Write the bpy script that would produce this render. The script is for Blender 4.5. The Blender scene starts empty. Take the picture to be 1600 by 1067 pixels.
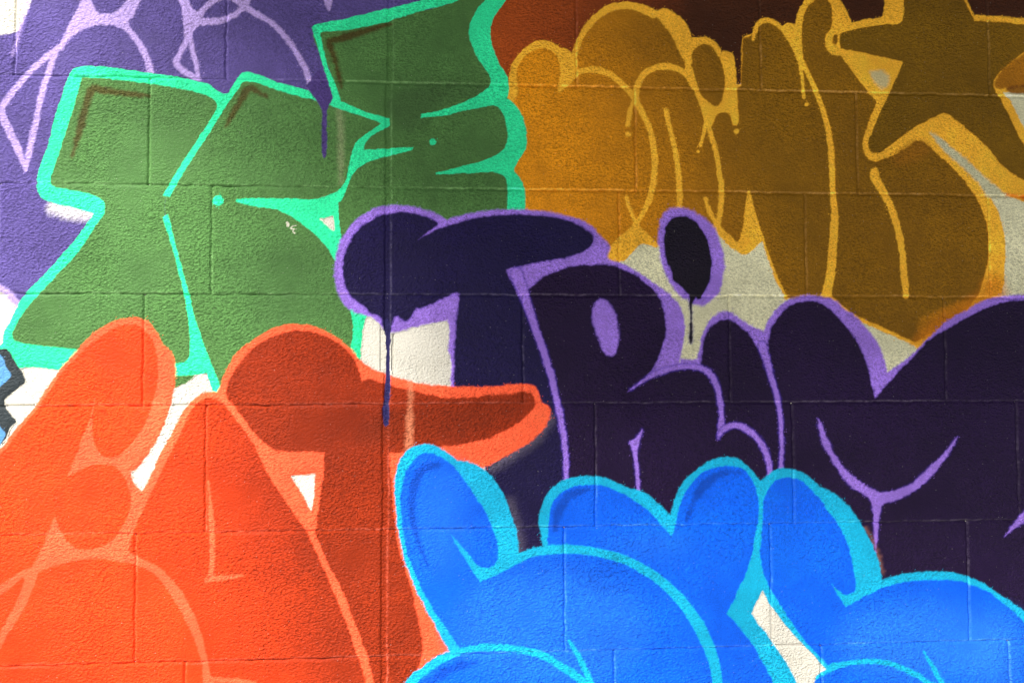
import bpy, math, random
import numpy as np

# ------------------------------------------------------------------ camera, sky, sun, exposure
scene = bpy.context.scene
CAM_H, DIST, F_PX = 1.45, 2.0, 1600.0
YAW, PITCH, ROLL = (math.radians(a) for a in (-4.9577, 3.0518, -0.2473))
SUN_AZ, SUN_EL = math.radians(35), math.radians(45)      # azimuth: to the left of the wall's normal

def cam_basis():
    def turn(v):
        x, y, z = v
        c, s = math.cos(ROLL), math.sin(ROLL); x, z = c*x - s*z, s*x + c*z
        c, s = math.cos(PITCH), math.sin(PITCH); y, z = c*y - s*z, s*y + c*z
        c, s = math.cos(YAW), math.sin(YAW); x, y = c*x - s*y, s*x + c*y
        return (x, y, z)
    return turn((1, 0, 0)), turn((0, 1, 0)), turn((0, 0, 1))
RIGHT, FWD, UP = cam_basis()

from mathutils import Matrix, Vector
cd = bpy.data.cameras.new('camera'); cam = bpy.data.objects.new('camera', cd)
scene.collection.objects.link(cam); scene.camera = cam
cd.sensor_width = 36.0; cd.lens = 36.0*F_PX/1600.0; cd.clip_start = 0.05; cd.clip_end = 500
m = Matrix((RIGHT, UP, tuple(-a for a in FWD))).transposed().to_4x4()
m.translation = (0, -DIST, CAM_H)
cam.matrix_world = m

w = bpy.data.worlds.new('World'); scene.world = w; w.use_nodes = True
nt = w.node_tree; bg = nt.nodes['Background']
sky = nt.nodes.new('ShaderNodeTexSky'); sky.sky_type = 'NISHITA'; sky.sun_disc = False
to_sun = Vector((-math.sin(SUN_AZ)*math.cos(SUN_EL), -math.cos(SUN_AZ)*math.cos(SUN_EL), math.sin(SUN_EL)))
sky.sun_elevation = SUN_EL
sky.sun_rotation = math.atan2(to_sun.x, to_sun.y)
sky.air_density = 1.0; sky.dust_density = 2.5
nt.links.new(sky.outputs[0], bg.inputs[0]); bg.inputs[1].default_value = 0.058
sd = bpy.data.lights.new('sun', 'SUN'); so = bpy.data.objects.new('sun', sd); scene.collection.objects.link(so)
sd.energy = 5.0; sd.angle = math.radians(16); sd.color = (1.0, 0.95, 0.88)
so.rotation_euler = to_sun.to_track_quat('Z', 'Y').to_euler()
vs = scene.view_settings; vs.view_transform = 'Standard'; vs.look = 'None'; vs.exposure = 0.85; vs.gamma = 1.0
vs.use_curve_mapping = False
scene.cycles.filter_width = 1.1

C = scene.collection
rng = np.random.default_rng(7); random.seed(7)

# ------------------------------------------------------------------ helpers
def wall_mm(pts):
    """point on the wall (mm right of / above the camera foot on the wall) of measured picture points"""
    p = np.asarray(pts, float)
    u = (p[:, 0] - 800.0)/F_PX; v = -(p[:, 1] - 533.5)/F_PX
    R, F, U = (np.array(a) for a in (RIGHT, FWD, UP))
    d = u[:, None]*R + F + v[:, None]*U
    t = DIST/d[:, 1]
    return np.stack([d[:, 0]*t, d[:, 2]*t], 1)*1000.0
PX = 1.25     # mm of wall to one picture point

def lin(c):
    c = np.asarray(c, float)/255.0
    return np.where(c <= 0.04045, c/12.92, ((c + 0.055)/1.055)**2.4)

def mesh_obj(name, verts, faces, mat, parent=None, smooth=False):
    me = bpy.data.meshes.new(name); me.from_pydata(verts, [], faces); me.update()
    if mat: me.materials.append(mat)
    if smooth: me.polygons.foreach_set('use_smooth', [True]*len(me.polygons))
    o = bpy.data.objects.new(name, me); C.objects.link(o); o.parent = parent
    return o

def tag(o, label=None, cat=None, group=None, kind=None):
    if label: o['label'] = label
    if cat: o['category'] = cat
    if group: o['group'] = group
    if kind: o['kind'] = kind
    return o

# ------------------------------------------------------------------ materials
def new_mat(name):
    m_ = bpy.data.materials.new(name); m_.use_nodes = True
    return m_, m_.node_tree, m_.node_tree.nodes['Principled BSDF']

def relief(nt, bsdf, strength=1.0):
    """stippled, slightly streaky roughness of brushed and sprayed block paint, in wall metres"""
    N = nt.nodes; L = nt.links
    geo = N.new('ShaderNodeNewGeometry')
    mp = N.new('ShaderNodeMapping'); mp.inputs['Rotation'].default_value = (0, math.radians(35), 0)
    mp.inputs['Scale'].default_value = (0.85, 1.0, 1.08)
    L.new(geo.outputs['Position'], mp.inputs['Vector'])
    n1 = N.new('ShaderNodeTexNoise'); n1.inputs['Scale'].default_value = 250; n1.inputs['Detail'].default_value = 3.0
    n1.inputs['Roughness'].default_value = 0.6; n1.inputs['Distortion'].default_value = 0.0
    L.new(mp.outputs[0], n1.inputs['Vector'])
    vo = N.new('ShaderNodeTexVoronoi'); vo.feature = 'SMOOTH_F1'; vo.inputs['Scale'].default_value = 190
    L.new(mp.outputs[0], vo.inputs['Vector'])
    n2 = N.new('ShaderNodeTexNoise'); n2.inputs['Scale'].default_value = 6; n2.inputs['Detail'].default_value = 2
    L.new(geo.outputs['Position'], n2.inputs['Vector'])
    amp = N.new('ShaderNodeMapRange'); amp.inputs[1].default_value = 0.35; amp.inputs[2].default_value = 0.65
    amp.inputs[3].default_value = 0.2; amp.inputs[4].default_value = 1.15
    L.new(n2.outputs['Fac'], amp.inputs[0])
    add = N.new('ShaderNodeMath'); add.operation = 'MULTIPLY_ADD'; add.inputs[1].default_value = -0.5
    L.new(vo.outputs['Distance'], add.inputs[0]); L.new(n1.outputs['Fac'], add.inputs[2])
    mul = N.new('ShaderNodeMath'); mul.operation = 'MULTIPLY'
    L.new(add.outputs[0], mul.inputs[0]); L.new(amp.outputs[0], mul.inputs[1])
    bp = N.new('ShaderNodeBump'); bp.inputs['Strength'].default_value = strength; bp.inputs['Distance'].default_value = 0.0054
    L.new(mul.outputs[0], bp.inputs['Height']); L.new(bp.outputs[0], bsdf.inputs['Normal'])
    return geo, mul, n2

def tint(nt, geo, src, bsdf, amount=0.10, grain=None):
    N = nt.nodes; L = nt.links
    a = N.new('ShaderNodeTexNoise'); a.inputs['Scale'].default_value = 420; a.inputs['Detail'].default_value = 2
    L.new(geo.outputs['Position'], a.inputs['Vector'])
    b = N.new('ShaderNodeTexNoise'); b.inputs['Scale'].default_value = 5; b.inputs['Detail'].default_value = 4
    L.new(geo.outputs['Position'], b.inputs['Vector'])
    r1 = N.new('ShaderNodeMapRange'); r1.inputs[1].default_value = 0.3; r1.inputs[2].default_value = 0.7
    r1.inputs[3].default_value = 1 - amount; r1.inputs[4].default_value = 1 + amount
    L.new(a.outputs['Fac'], r1.inputs[0])
    r2 = N.new('ShaderNodeMapRange'); r2.inputs[1].default_value = 0.3; r2.inputs[2].default_value = 0.7
    r2.inputs[3].default_value = 0.93; r2.inputs[4].default_value = 1.07
    L.new(b.outputs['Fac'], r2.inputs[0])
    mu = N.new('ShaderNodeMath'); mu.operation = 'MULTIPLY'; L.new(r1.outputs[0], mu.inputs[0]); L.new(r2.outputs[0], mu.inputs[1])
    if grain is not None:                                     # relief shading put into the colour: raised grains lighter, hollows darker
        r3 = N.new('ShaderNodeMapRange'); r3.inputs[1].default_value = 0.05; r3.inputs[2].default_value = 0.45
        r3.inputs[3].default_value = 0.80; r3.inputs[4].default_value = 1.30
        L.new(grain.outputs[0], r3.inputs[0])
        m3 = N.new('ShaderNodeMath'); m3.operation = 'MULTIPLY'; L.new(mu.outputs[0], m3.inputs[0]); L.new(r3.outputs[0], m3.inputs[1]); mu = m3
    sc = N.new('ShaderNodeVectorMath'); sc.operation = 'SCALE'
    L.new(src, sc.inputs[0]); L.new(mu.outputs[0], sc.inputs['Scale'])
    if grain is not None:                                     # sparse pale flecks where grains poke through the paint
        vf = N.new('ShaderNodeTexVoronoi'); vf.inputs['Scale'].default_value = 130; L.new(geo.outputs['Position'], vf.inputs['Vector'])
        sz = N.new('ShaderNodeMath'); sz.operation = 'MULTIPLY_ADD'; sz.inputs[1].default_value = 0.42; sz.inputs[2].default_value = -0.22
        sp = N.new('ShaderNodeSeparateColor'); L.new(vf.outputs['Color'], sp.inputs[0]); L.new(sp.outputs[0], sz.inputs[0])
        df = N.new('ShaderNodeMath'); df.operation = 'SUBTRACT'; L.new(sz.outputs[0], df.inputs[0]); L.new(vf.outputs['Distance'], df.inputs[1])
        fm = N.new('ShaderNodeMapRange'); fm.inputs[1].default_value = 0.0; fm.inputs[2].default_value = 0.12; fm.inputs[4].default_value = 0.16
        L.new(df.outputs[0], fm.inputs[0])
        mx = N.new('ShaderNodeMix'); mx.data_type = 'RGBA'; mx.inputs['B'].default_value = (0.62, 0.60, 0.55, 1)
        L.new(fm.outputs[0], mx.inputs['Factor']); L.new(sc.outputs[0], mx.inputs['A'])
        L.new(mx.outputs['Result'], bsdf.inputs['Base Color'])
    else:
        L.new(sc.outputs[0], bsdf.inputs['Base Color'])

CREAM = lin((222, 219, 206))
paint_mat, pnt, pb = new_mat('spray_paint')
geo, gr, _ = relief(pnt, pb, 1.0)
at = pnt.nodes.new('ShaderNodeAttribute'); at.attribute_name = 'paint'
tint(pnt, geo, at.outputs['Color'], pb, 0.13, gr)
pb.inputs['Roughness'].default_value = 0.55; pb.inputs['Specular IOR Level'].default_value = 0.14

block_mat, bnt, bb = new_mat('cream_masonry_paint')
geo, gr, _ = relief(bnt, bb, 1.0)
rgb = bnt.nodes.new('ShaderNodeRGB'); rgb.outputs[0].default_value = (*CREAM, 1)
st = bnt.nodes.new('ShaderNodeTexNoise'); st.inputs['Scale'].default_value = 11; st.inputs['Detail'].default_value = 6; st.inputs['Roughness'].default_value = 0.65
bnt.links.new(geo.outputs['Position'], st.inputs['Vector'])
sr = bnt.nodes.new('ShaderNodeMapRange'); sr.inputs[1].default_value = 0.48; sr.inputs[2].default_value = 0.75; sr.inputs[4].default_value = 0.35
bnt.links.new(st.outputs['Fac'], sr.inputs[0])
sm = bnt.nodes.new('ShaderNodeMix'); sm.data_type = 'RGBA'; sm.inputs['B'].default_value = (0.47, 0.44, 0.33, 1)     # old stains
bnt.links.new(sr.outputs[0], sm.inputs['Factor']); bnt.links.new(rgb.outputs[0], sm.inputs['A'])
tint(bnt, geo, sm.outputs['Result'], bb, 0.14)
bb.inputs['Roughness'].default_value = 0.75; bb.inputs['Specular IOR Level'].default_value = 0.25

mortar_mat, mnt, mb = new_mat('mortar')
geo, _, _ = relief(mnt, mb, 0.6)
mb.inputs['Base Color'].default_value = (0.56, 0.54, 0.48, 1); mb.inputs['Roughness'].default_value = 0.9

concrete_mat, cnt, cb = new_mat('concrete_paving')
geo, _, _ = relief(cnt, cb, 0.4)
rgb = cnt.nodes.new('ShaderNodeRGB'); rgb.outputs[0].default_value = (0.37, 0.36, 0.34, 1)
tint(cnt, geo, rgb.outputs[0], cb, 0.2); cb.inputs['Roughness'].default_value = 0.9

# ------------------------------------------------------------------ wall: courses and joints (mm, z relative to camera height)
BED = [616.3, 407.5, 197.7, -14.6, -255.1, -494.3]           # bed joints measured in the photograph
joint_px = [                                                   # upright joints of each course: picture x at picture y
    (60, [354, 610, 900, 1187, 1543]),
    (215, [234, 607, 992, 1338]),
    (380, [331, 606, 967, 1258, 1545]),
    (545, [225, 605, 817, 1140, 1476]),
    (730, [322, 602, 930, 1239, 1590]),
    (925, [212, 600, 882, 1205, 1513]),
    (1050, [290, 600, 960, 1283, 1577])]
courses = []                                                   # (z_low, z_high, [x of upright joints])
tops = [616.3 + 212.0] + BED
for k, (py, xs) in enumerate(joint_px):
    zt = tops[k]; zb = tops[k + 1] if k + 1 < len(tops) else zt - 222.0
    courses.append([zb, zt, list(wall_mm([(x, py) for x in xs])[:, 0])])
z = courses[0][1]; flip = 0
while z < 2050:
    courses.insert(0, [z, z + 212.0, [x + 195*(1 if flip == 0 else 0) for x in courses[0][2]] if flip == 0 else [x - 195 for x in courses[0][2]]])
    z += 212.0; flip ^= 1
z = courses[-1][0]; flip = 0
while z > -CAM_H*1000 + 1:
    zb = max(z - 222.0, -CAM_H*1000)
    if zb + CAM_H*1000 < 60: zb = -CAM_H*1000
    courses.append([zb, z, [x + (170 if flip == 0 else -170) for x in courses[-1][2]]])
    z = zb; flip ^= 1
XL, XR = -2700.0, 2700.0
for c in courses:
    xs = sorted(c[2])
    while xs[0] - 395 > XL + 60: xs.insert(0, xs[0] - 395)
    while xs[-1] + 395 < XR - 60: xs.append(xs[-1] + 395)
    c[2] = xs

wall = tag(bpy.data.objects.new('block_wall', None), 'concrete block wall with cream base paint showing between the sprayed letters', 'wall')
C.objects.link(wall); wall.location = (0, 0, 0)
GAP, BEV = 3.0, 2.6
rndb = np.random.default_rng(3)
block_off = []                                                 # per course: offsets of the blocks (mm proud)
for ci, (zb, zt, xs) in enumerate(courses):
    edges = [XL] + xs + [XR]; offs = []
    for k in range(len(edges) - 1):
        off = float(rndb.uniform(-0.5, 0.5)); offs.append(off)
        ga, gb = (12.5 if abs(q_ + 70) < 14 else GAP/2 for q_ in (edges[k], edges[k + 1]))
        x0, x1 = edges[k] + ga, edges[k + 1] - gb; z0, z1 = zb + GAP/2, zt - GAP/2
        if zb <= -CAM_H*1000 + 0.5: z0 = zb
        y0 = -off
        v = []
        for (dx, yy) in ((0, 190.0), (0, y0 + 2.4), (BEV, y0)):
            v += [(x0 + dx, yy, z0 + dx), (x1 - dx, yy, z0 + dx), (x1 - dx, yy, z1 - dx), (x0 + dx, yy, z1 - dx)]
        v = [(a/1000, b/1000, c_/1000 + CAM_H) for a, b, c_ in v]
        f = [(0, 3, 2, 1), (8, 9, 10, 11)]
        for r in (0, 4):
            for q in range(4):
                f.append((r + q, r + (q + 1) % 4, r + 4 + (q + 1) % 4, r + 4 + q))
        mesh_obj('block', v, f, block_mat, wall)
    block_off.append(offs)
# the mortar between the blocks: one core set 2.6 mm back from the block faces
mz1 = courses[0][1]/1000 + CAM_H - 0.004
v = [(XL/1000 + .004, .0030, 0.002), (XR/1000 - .004, .0030, 0.002), (XR/1000 - .004, .0030, mz1), (XL/1000 + .004, .0030, mz1),
     (XL/1000 + .004, .186, 0.002), (XR/1000 - .004, .186, 0.002), (XR/1000 - .004, .186, mz1), (XL/1000 + .004, .186, mz1)]
mesh_obj('mortar', v, [(0, 1, 2, 3), (4, 7, 6, 5), (0, 4, 5, 1), (1, 5, 6, 2), (2, 6, 7, 3), (3, 7, 4, 0)], mortar_mat, wall)

# sealant strip in the movement joint
jx = [x for c in courses for x in c[2] if abs(x + 70) < 14]; jm = sum(jx)/len(jx)
v = [((jm + dx)/1000, y, z_) for z_ in (0.003, mz1 - 0.003) for dx, y in ((-19.0, .0029), (-11.0, .0026), (11.0, .0026), (19.0, .0029))]
mesh_obj('sealant_strip', v, [(0, 1, 5, 4), (1, 2, 6, 5), (2, 3, 7, 6)], block_mat, wall)

# ------------------------------------------------------------------ paint raster in wall millimetres
ST = 1.7
X0, X1, Z0, Z1 = -1200.0, 1640.0, -1090.0, 1160.0
nx = int((X1 - X0)/ST) + 1; nz = int((Z1 - Z0)/ST) + 1
gx = X0 + np.arange(nx)*ST; gz = Z0 + np.arange(nz)*ST
COL = np.empty((nz, nx, 3), np.float32); COL[:] = CREAM
COV = np.zeros((nz, nx), np.float32)
LAB = np.zeros((nz, nx), np.int16); LAB2 = np.zeros((nz, nx), np.int16)
PARTS = [None]

def blur(a, n):
    for ax in (0, 1):
        k = 2*n + 1
        p = np.pad(a, [(n + 1, n) if i == ax else (0, 0) for i in (0, 1)], mode='wrap')
        c = np.cumsum(p, axis=ax, dtype=np.float64)
        a = (np.take(c, range(k, c.shape[ax]), ax) - np.take(c, range(0, c.shape[ax] - k), ax))/k
    return a.astype(np.float32)
def noise(n, seed):
    r = np.random.default_rng(seed).standard_normal((nz, nx)).astype(np.float32)
    a = blur(blur(r, n), n); return a/a.std()
NF = noise(1, 1); NM = noise(4, 2); NL = noise(40, 3)
JIT = (0.55*NF + 0.45*NM)
UNI = np.random.default_rng(11).random((nz, nx)).astype(np.float32)

def spline(pts, closed=True, per=6):
    """Catmull-Rom through the points; a point with a third entry True is a corner"""
    P = np.asarray([p[:2] for p in pts], float); n = len(P)
    cor = [len(p) > 2 and p[2] is True for p in pts]
    out = []
    rngk = range(n) if closed else range(n - 1)
    for k in rngk:
        p1, p2 = P[k], P[(k + 1) % n]
        p0 = P[(k - 1) % n] if (closed or k > 0) else p1
        p3 = P[(k + 2) % n] if (closed or k + 2 < n) else p2
        if cor[k]: p0 = p1
        if cor[(k + 1) % n]: p3 = p2
        L = np.linalg.norm(p2 - p1) + 1e-6
        m1 = (p2 - p0)*0.5; m2 = (p3 - p1)*0.5
        for mm in (m1, m2):
            q = np.linalg.norm(mm)
            if q > L: mm *= L/q
        for t in np.linspace(0, 1, per, endpoint=False):
            h = (2*t**3 - 3*t**2 + 1, t**3 - 2*t**2 + t, -2*t**3 + 3*t**2, t**3 - t**2)
            out.append(h[0]*p1 + h[1]*m1 + h[2]*p2 + h[3]*m2)
    if not closed: out.append(P[-1])
    return np.array(out)

def poly_sd(pts, band):
    q = wall_mm(spline(pts))
    lo = q.min(0) - band - 2; hi = q.max(0) + band + 2
    i0 = max(0, int((lo[0] - X0)/ST)); i1 = min(nx, int((hi[0] - X0)/ST) + 2)
    j0 = max(0, int((lo[1] - Z0)/ST)); j1 = min(nz, int((hi[1] - Z0)/ST) + 2)
    D = np.full((j1 - j0, i1 - i0), band, np.float32)
    T = np.zeros((j1 - j0, i1 - i0 + 1), np.int32)
    n = len(q)
    for k in range(n):
        a, b = q[k], q[(k + 1) % n]
        # parity crossings
        if a[1] != b[1]:
            l, h = (a, b) if a[1] < b[1] else (b, a)
            r0 = max(0, int(math.ceil((l[1] - Z0)/ST)) - j0); r1 = min(j1 - j0, int(math.ceil((h[1] - Z0)/ST)) - j0)
            if r1 > r0:
                r = np.arange(r0, r1); zz = Z0 + (r + j0)*ST
                xx = l[0] + (h[0] - l[0])*(zz - l[1])/(h[1] - l[1])
                ii = np.clip(np.ceil((xx - X0)/ST).astype(int) - i0, 0, i1 - i0)
                T[r, ii] += 1
        seg_dist(D, a, b, 0, 0, band, i0, j0)
    ins = (np.cumsum(T, 1)[:, :-1] & 1) == 1
    return np.where(ins, -D, D), (j0, j1, i0, i1)

def seg_dist(D, a, b, ra, rb, band, i0, j0):
    R = band + max(ra, rb)
    c0 = max(0, int((min(a[0], b[0]) - R - X0)/ST) - i0); c1 = min(D.shape[1], int((max(a[0], b[0]) + R - X0)/ST) + 2 - i0)
    r0 = max(0, int((min(a[1], b[1]) - R - Z0)/ST) - j0); r1 = min(D.shape[0], int((max(a[1], b[1]) + R - Z0)/ST) + 2 - j0)
    if c1 <= c0 or r1 <= r0: return
    px = X0 + (np.arange(c0, c1) + i0)*ST - a[0]; pz = (Z0 + (np.arange(r0, r1) + j0)*ST - a[1])[:, None]
    dx, dz = b - a; L2 = dx*dx + dz*dz + 1e-9
    t = np.clip((px*dx + pz*dz)/L2, 0, 1)
    d = np.sqrt((px - t*dx)**2 + (pz - t*dz)**2)
    if ra or rb: d = d - (ra + (rb - ra)*t)
    S = D[r0:r1, c0:c1]; np.minimum(S, d, out=S)

def stroke_sd(pts, band):
    P = spline([(p[0], p[1]) for p in pts], False, 6)
    wv = np.interp(np.linspace(0, len(pts) - 1, len(P)), range(len(pts)), [p[2] for p in pts])*PX/2
    q = wall_mm(P)
    R = band + wv.max() + 2
    lo = q.min(0) - R; hi = q.max(0) + R
    i0 = max(0, int((lo[0] - X0)/ST)); i1 = min(nx, int((hi[0] - X0)/ST) + 2)
    j0 = max(0, int((lo[1] - Z0)/ST)); j1 = min(nz, int((hi[1] - Z0)/ST) + 2)
    D = np.full((j1 - j0, i1 - i0), band, np.float32)
    for k in range(len(q) - 1): seg_dist(D, q[k], q[k + 1], wv[k], wv[k + 1], band, i0, j0)
    return D, (j0, j1, i0, i1)

def lay(sdbox, part, col, soft, alpha, claim, jit=1.0):
    D, (j0, j1, i0, i1) = sdbox
    s = (slice(j0, j1), slice(i0, i1)); soft = soft*PX
    d = D + JIT[s]*jit*min(0.55 + 0.10*soft, 1.6)
    a = np.clip(0.5 - d/soft, 0, 1); a = a*a*(3 - 2*a)
    if soft > 2.4 and claim:                                  # fine spray mist beyond the edge
        a = np.maximum(a, 0.55*(np.roll(UNI, int(D.sum()) % 97, 1)[s] < 0.08*np.exp(-np.maximum(d, 0)/2.6))*(D < min(D.max(), 40) - 0.05))
    if isinstance(alpha, np.ndarray): a = a*alpha[s]
    else: a = a*alpha
    COL[s] = COL[s]*(1 - a[..., None]) + np.asarray(col, np.float32)*a[..., None]
    COV[s] = COV[s] + (1 - COV[s])*a
    if part is not None and claim:
        if part not in PARTS: PARTS.append(part)
        k = PARTS.index(part)
        LAB[s][a > 0.5] = k; LAB2[s][a > 0.02] = k
    elif part is not None:
        k = PARTS.index(part) if part in PARTS else 0
        if k: LAB2[s][(a > 0.02) & (LAB2[s] == 0)] = k

def fill(part, pts, col, soft=2.0, alpha=1.0, claim=True):
    lay(poly_sd(pts, max(6.0, soft*PX*1.2 + 3)), part, lin(col), soft, alpha, claim)
def stroke(part, pts, col, soft=2.5, alpha=1.0, claim=True):
    lay(stroke_sd(pts, max(6.0, soft*PX*1.2 + 3)), part, lin(col), soft, alpha, claim)
def bare(pts, soft=2.5):
    """a patch the sprayers left free: the cream blocks show"""
    D, (j0, j1, i0, i1) = poly_sd(pts, 8.0); s = (slice(j0, j1), slice(i0, i1))
    a = np.clip(0.5 - (D + JIT[s]*0.7)/(soft*PX), 0, 1); a = a*a*(3 - 2*a)
    COL[s] = COL[s]*(1 - a[..., None]) + CREAM.astype(np.float32)*a[..., None]
    COV[s] *= (1 - a); k = a > 0.5
    LAB[s][k] = 0; LAB2[s][a > 0.97] = 0
T_ = True
UNDER = {}                                                     # part -> the part it is a piece of
def dot(part, x, y, r, col, soft=2.0): stroke(part, [(x - 0.3, y, 2*r), (x + 0.3, y, 2*r)], col, soft)

# ------------------------------------------------------------------ rust-brown ground colour behind the ochre letters
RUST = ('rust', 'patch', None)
rpts = [(690, -160, T_), (745, 40), (770, 90), (800, 140), (850, 152), (1000, 150), (1149, 131), (1153, 134), (1157, 131), (1200, 110), (1400, 90), (1560, 120), (1585, 148), (1720, 158, T_), (1720, -160, T_)]
rfade = np.clip((np.broadcast_to(gx[None, :], (nz, nx)) - 120)/420.0, 0, 1).astype(np.float32)   # darker towards the right
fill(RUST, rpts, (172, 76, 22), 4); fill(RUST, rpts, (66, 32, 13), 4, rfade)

# ------------------------------------------------------------------ yellowish overspray on the bare wall around the ochre letters
fill(('ochre', 'overspray', 'thin yellowish overspray on the bare wall'), [(930, 330, T_), (1500, 200, T_), (1560, 120, T_), (1720, 80, T_), (1720, 600, T_), (1380, 640, T_), (1060, 600, T_), (960, 440, T_)], (216, 214, 174), 40, 0.9)

# ------------------------------------------------------------------ ochre letters and star
OC, OY = (240, 154, 20), (250, 184, 50)
OUT = ('ochre', 'outline', 'pale yellow outline')
LA = ('ochre', 'letter', 'round cloud-shaped letter'); LB = ('ochre', 'letter', 'tall letter with curled tips')
LC = ('ochre', 'letter', 'broad letter behind the star'); STAR = ('ochre', 'star', 'dark olive five-pointed star')
fill(OUT, [(790, 180), (793, 140), (800, 107), (814, 84), (831, 69), (851, 65), (867, 70), (874, 76, T_), (884, 77), (893, 84, T_), (897, 73), (904, 56), (918, 34), (941, 14), (969, 5), (991, 6), (1011, 11), (1025, 18, T_), (1039, 16), (1053, 22), (1067, 34), (1077, 51), (1081, 60, T_), (1098, 59), (1112, 63), (1123, 74), (1127, 83, T_), (1140, 84), (1147, 93), (1149, 124), (1151, 133), (1157, 131), (1157, 90), (1159, 60, T_), (1165, 56), (1175, 53, T_), (1178, 42), (1188, 31), (1200, 29.5), (1214, 37), (1222, 42, T_), (1231, 37), (1242, 40, T_), (1244, 28), (1251, 11), (1262, -3), (1280, -10), (1300, -4), (1318, 11), (1326, 28), (1329, 37, T_), (1352, 32), (1378, 28, T_), (1381, 14), (1384, -10), (1390, -90, T_), (1470, -200), (1492, -90, T_), (1509, 0), (1522, 25, T_), (1537, 25), (1565, 27), (1600, 29.5), (1690, 40, T_), (1690, 48), (1650, 72), (1605, 105), (1640, 148, T_), (1567, 146, T_), (1577, 157, T_), (1585, 174), (1600, 202), (1650, 300, T_), (1660, 330, T_), (1600, 316), (1574, 307, T_), (1546, 308, T_), (1557, 327), (1565, 353), (1570, 381), (1569, 417), (1565, 457), (1540, 510, T_), (1440, 560, T_), (1428, 541), (1397, 527), (1369, 514), (1346, 505), (1321, 490), (1296, 470), (1226, 466, T_), (1213, 436), (1200, 402), (1189, 370, T_), (1192, 375), (1182, 384), (1174, 393), (1163, 398), (1151, 393), (1134.5, 381), (1118, 362), (1090, 372), (1060, 380), (1027, 386), (1014, 384, T_), (1000, 381), (988, 395), (974, 407.5), (957, 409, T_), (900, 420, T_), (780, 400, T_)], OY, 3)
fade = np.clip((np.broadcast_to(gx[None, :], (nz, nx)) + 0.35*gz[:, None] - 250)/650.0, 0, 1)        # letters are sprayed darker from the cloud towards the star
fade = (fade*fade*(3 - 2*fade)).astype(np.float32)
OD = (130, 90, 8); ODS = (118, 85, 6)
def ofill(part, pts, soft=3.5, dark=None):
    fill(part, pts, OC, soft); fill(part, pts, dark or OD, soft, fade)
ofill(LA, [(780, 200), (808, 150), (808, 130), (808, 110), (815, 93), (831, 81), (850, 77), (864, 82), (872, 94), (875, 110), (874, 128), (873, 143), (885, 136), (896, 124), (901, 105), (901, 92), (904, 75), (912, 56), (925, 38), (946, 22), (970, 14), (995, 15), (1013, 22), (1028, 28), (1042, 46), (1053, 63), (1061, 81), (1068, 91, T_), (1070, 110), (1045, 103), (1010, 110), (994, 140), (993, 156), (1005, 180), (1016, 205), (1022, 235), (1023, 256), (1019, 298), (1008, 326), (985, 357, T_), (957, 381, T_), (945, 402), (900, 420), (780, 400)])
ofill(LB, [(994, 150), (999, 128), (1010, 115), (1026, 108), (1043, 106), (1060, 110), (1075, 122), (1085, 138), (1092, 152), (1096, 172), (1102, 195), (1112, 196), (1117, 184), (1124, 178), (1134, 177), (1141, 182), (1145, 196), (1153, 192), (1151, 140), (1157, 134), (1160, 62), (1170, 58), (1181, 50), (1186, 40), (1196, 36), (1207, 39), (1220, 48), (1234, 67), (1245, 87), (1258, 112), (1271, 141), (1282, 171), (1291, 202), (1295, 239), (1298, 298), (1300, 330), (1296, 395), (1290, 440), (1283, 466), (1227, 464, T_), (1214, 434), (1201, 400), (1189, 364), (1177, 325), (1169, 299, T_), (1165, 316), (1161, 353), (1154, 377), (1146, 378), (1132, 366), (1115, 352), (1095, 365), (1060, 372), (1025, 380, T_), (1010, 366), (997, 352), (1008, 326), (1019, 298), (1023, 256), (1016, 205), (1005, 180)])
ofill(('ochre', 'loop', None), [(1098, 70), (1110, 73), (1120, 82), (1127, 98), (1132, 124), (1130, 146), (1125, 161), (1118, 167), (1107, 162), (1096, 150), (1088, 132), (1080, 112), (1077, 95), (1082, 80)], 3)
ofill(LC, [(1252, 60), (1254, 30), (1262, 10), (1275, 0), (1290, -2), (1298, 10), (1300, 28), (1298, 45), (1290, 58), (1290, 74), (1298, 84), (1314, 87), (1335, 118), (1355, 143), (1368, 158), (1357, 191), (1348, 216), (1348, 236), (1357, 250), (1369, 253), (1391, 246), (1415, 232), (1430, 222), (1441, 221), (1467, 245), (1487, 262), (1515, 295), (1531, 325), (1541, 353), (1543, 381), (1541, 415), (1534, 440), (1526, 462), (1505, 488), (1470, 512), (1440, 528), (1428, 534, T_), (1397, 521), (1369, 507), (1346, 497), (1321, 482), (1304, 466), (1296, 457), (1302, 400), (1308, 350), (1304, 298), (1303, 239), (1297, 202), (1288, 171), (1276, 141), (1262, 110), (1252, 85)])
ofill(LC, [(1440, 520, T_), (1440, 500, T_), (1510, 475), (1480, 520)], 20)
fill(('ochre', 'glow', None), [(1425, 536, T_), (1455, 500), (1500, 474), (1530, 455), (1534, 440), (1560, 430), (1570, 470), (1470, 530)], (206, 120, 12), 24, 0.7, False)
ofill(STAR, [(1412, -60), (1470, -150), (1488, -60), (1505, 0), (1522, 34, T_), (1540, 34), (1565, 36), (1600, 39), (1680, 46, T_), (1640, 66), (1600, 83), (1579, 98), (1557, 119), (1551, 132), (1554, 143), (1563, 157), (1579, 191), (1600, 230), (1640, 310, T_), (1600, 284), (1565, 259), (1537, 226), (1509, 202), (1481, 180), (1473, 177, T_), (1439, 194), (1408, 214), (1380, 236), (1366, 240), (1356, 233), (1356, 216), (1366, 194), (1374, 174), (1386, 152), (1397, 127), (1407, 105), (1408, 97, T_), (1374, 90), (1341, 82), (1316, 79), (1311, 66), (1314, 53), (1341, 45), (1380, 39), (1408, 34, T_), (1411, 0)], 3, ODS)
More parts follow.
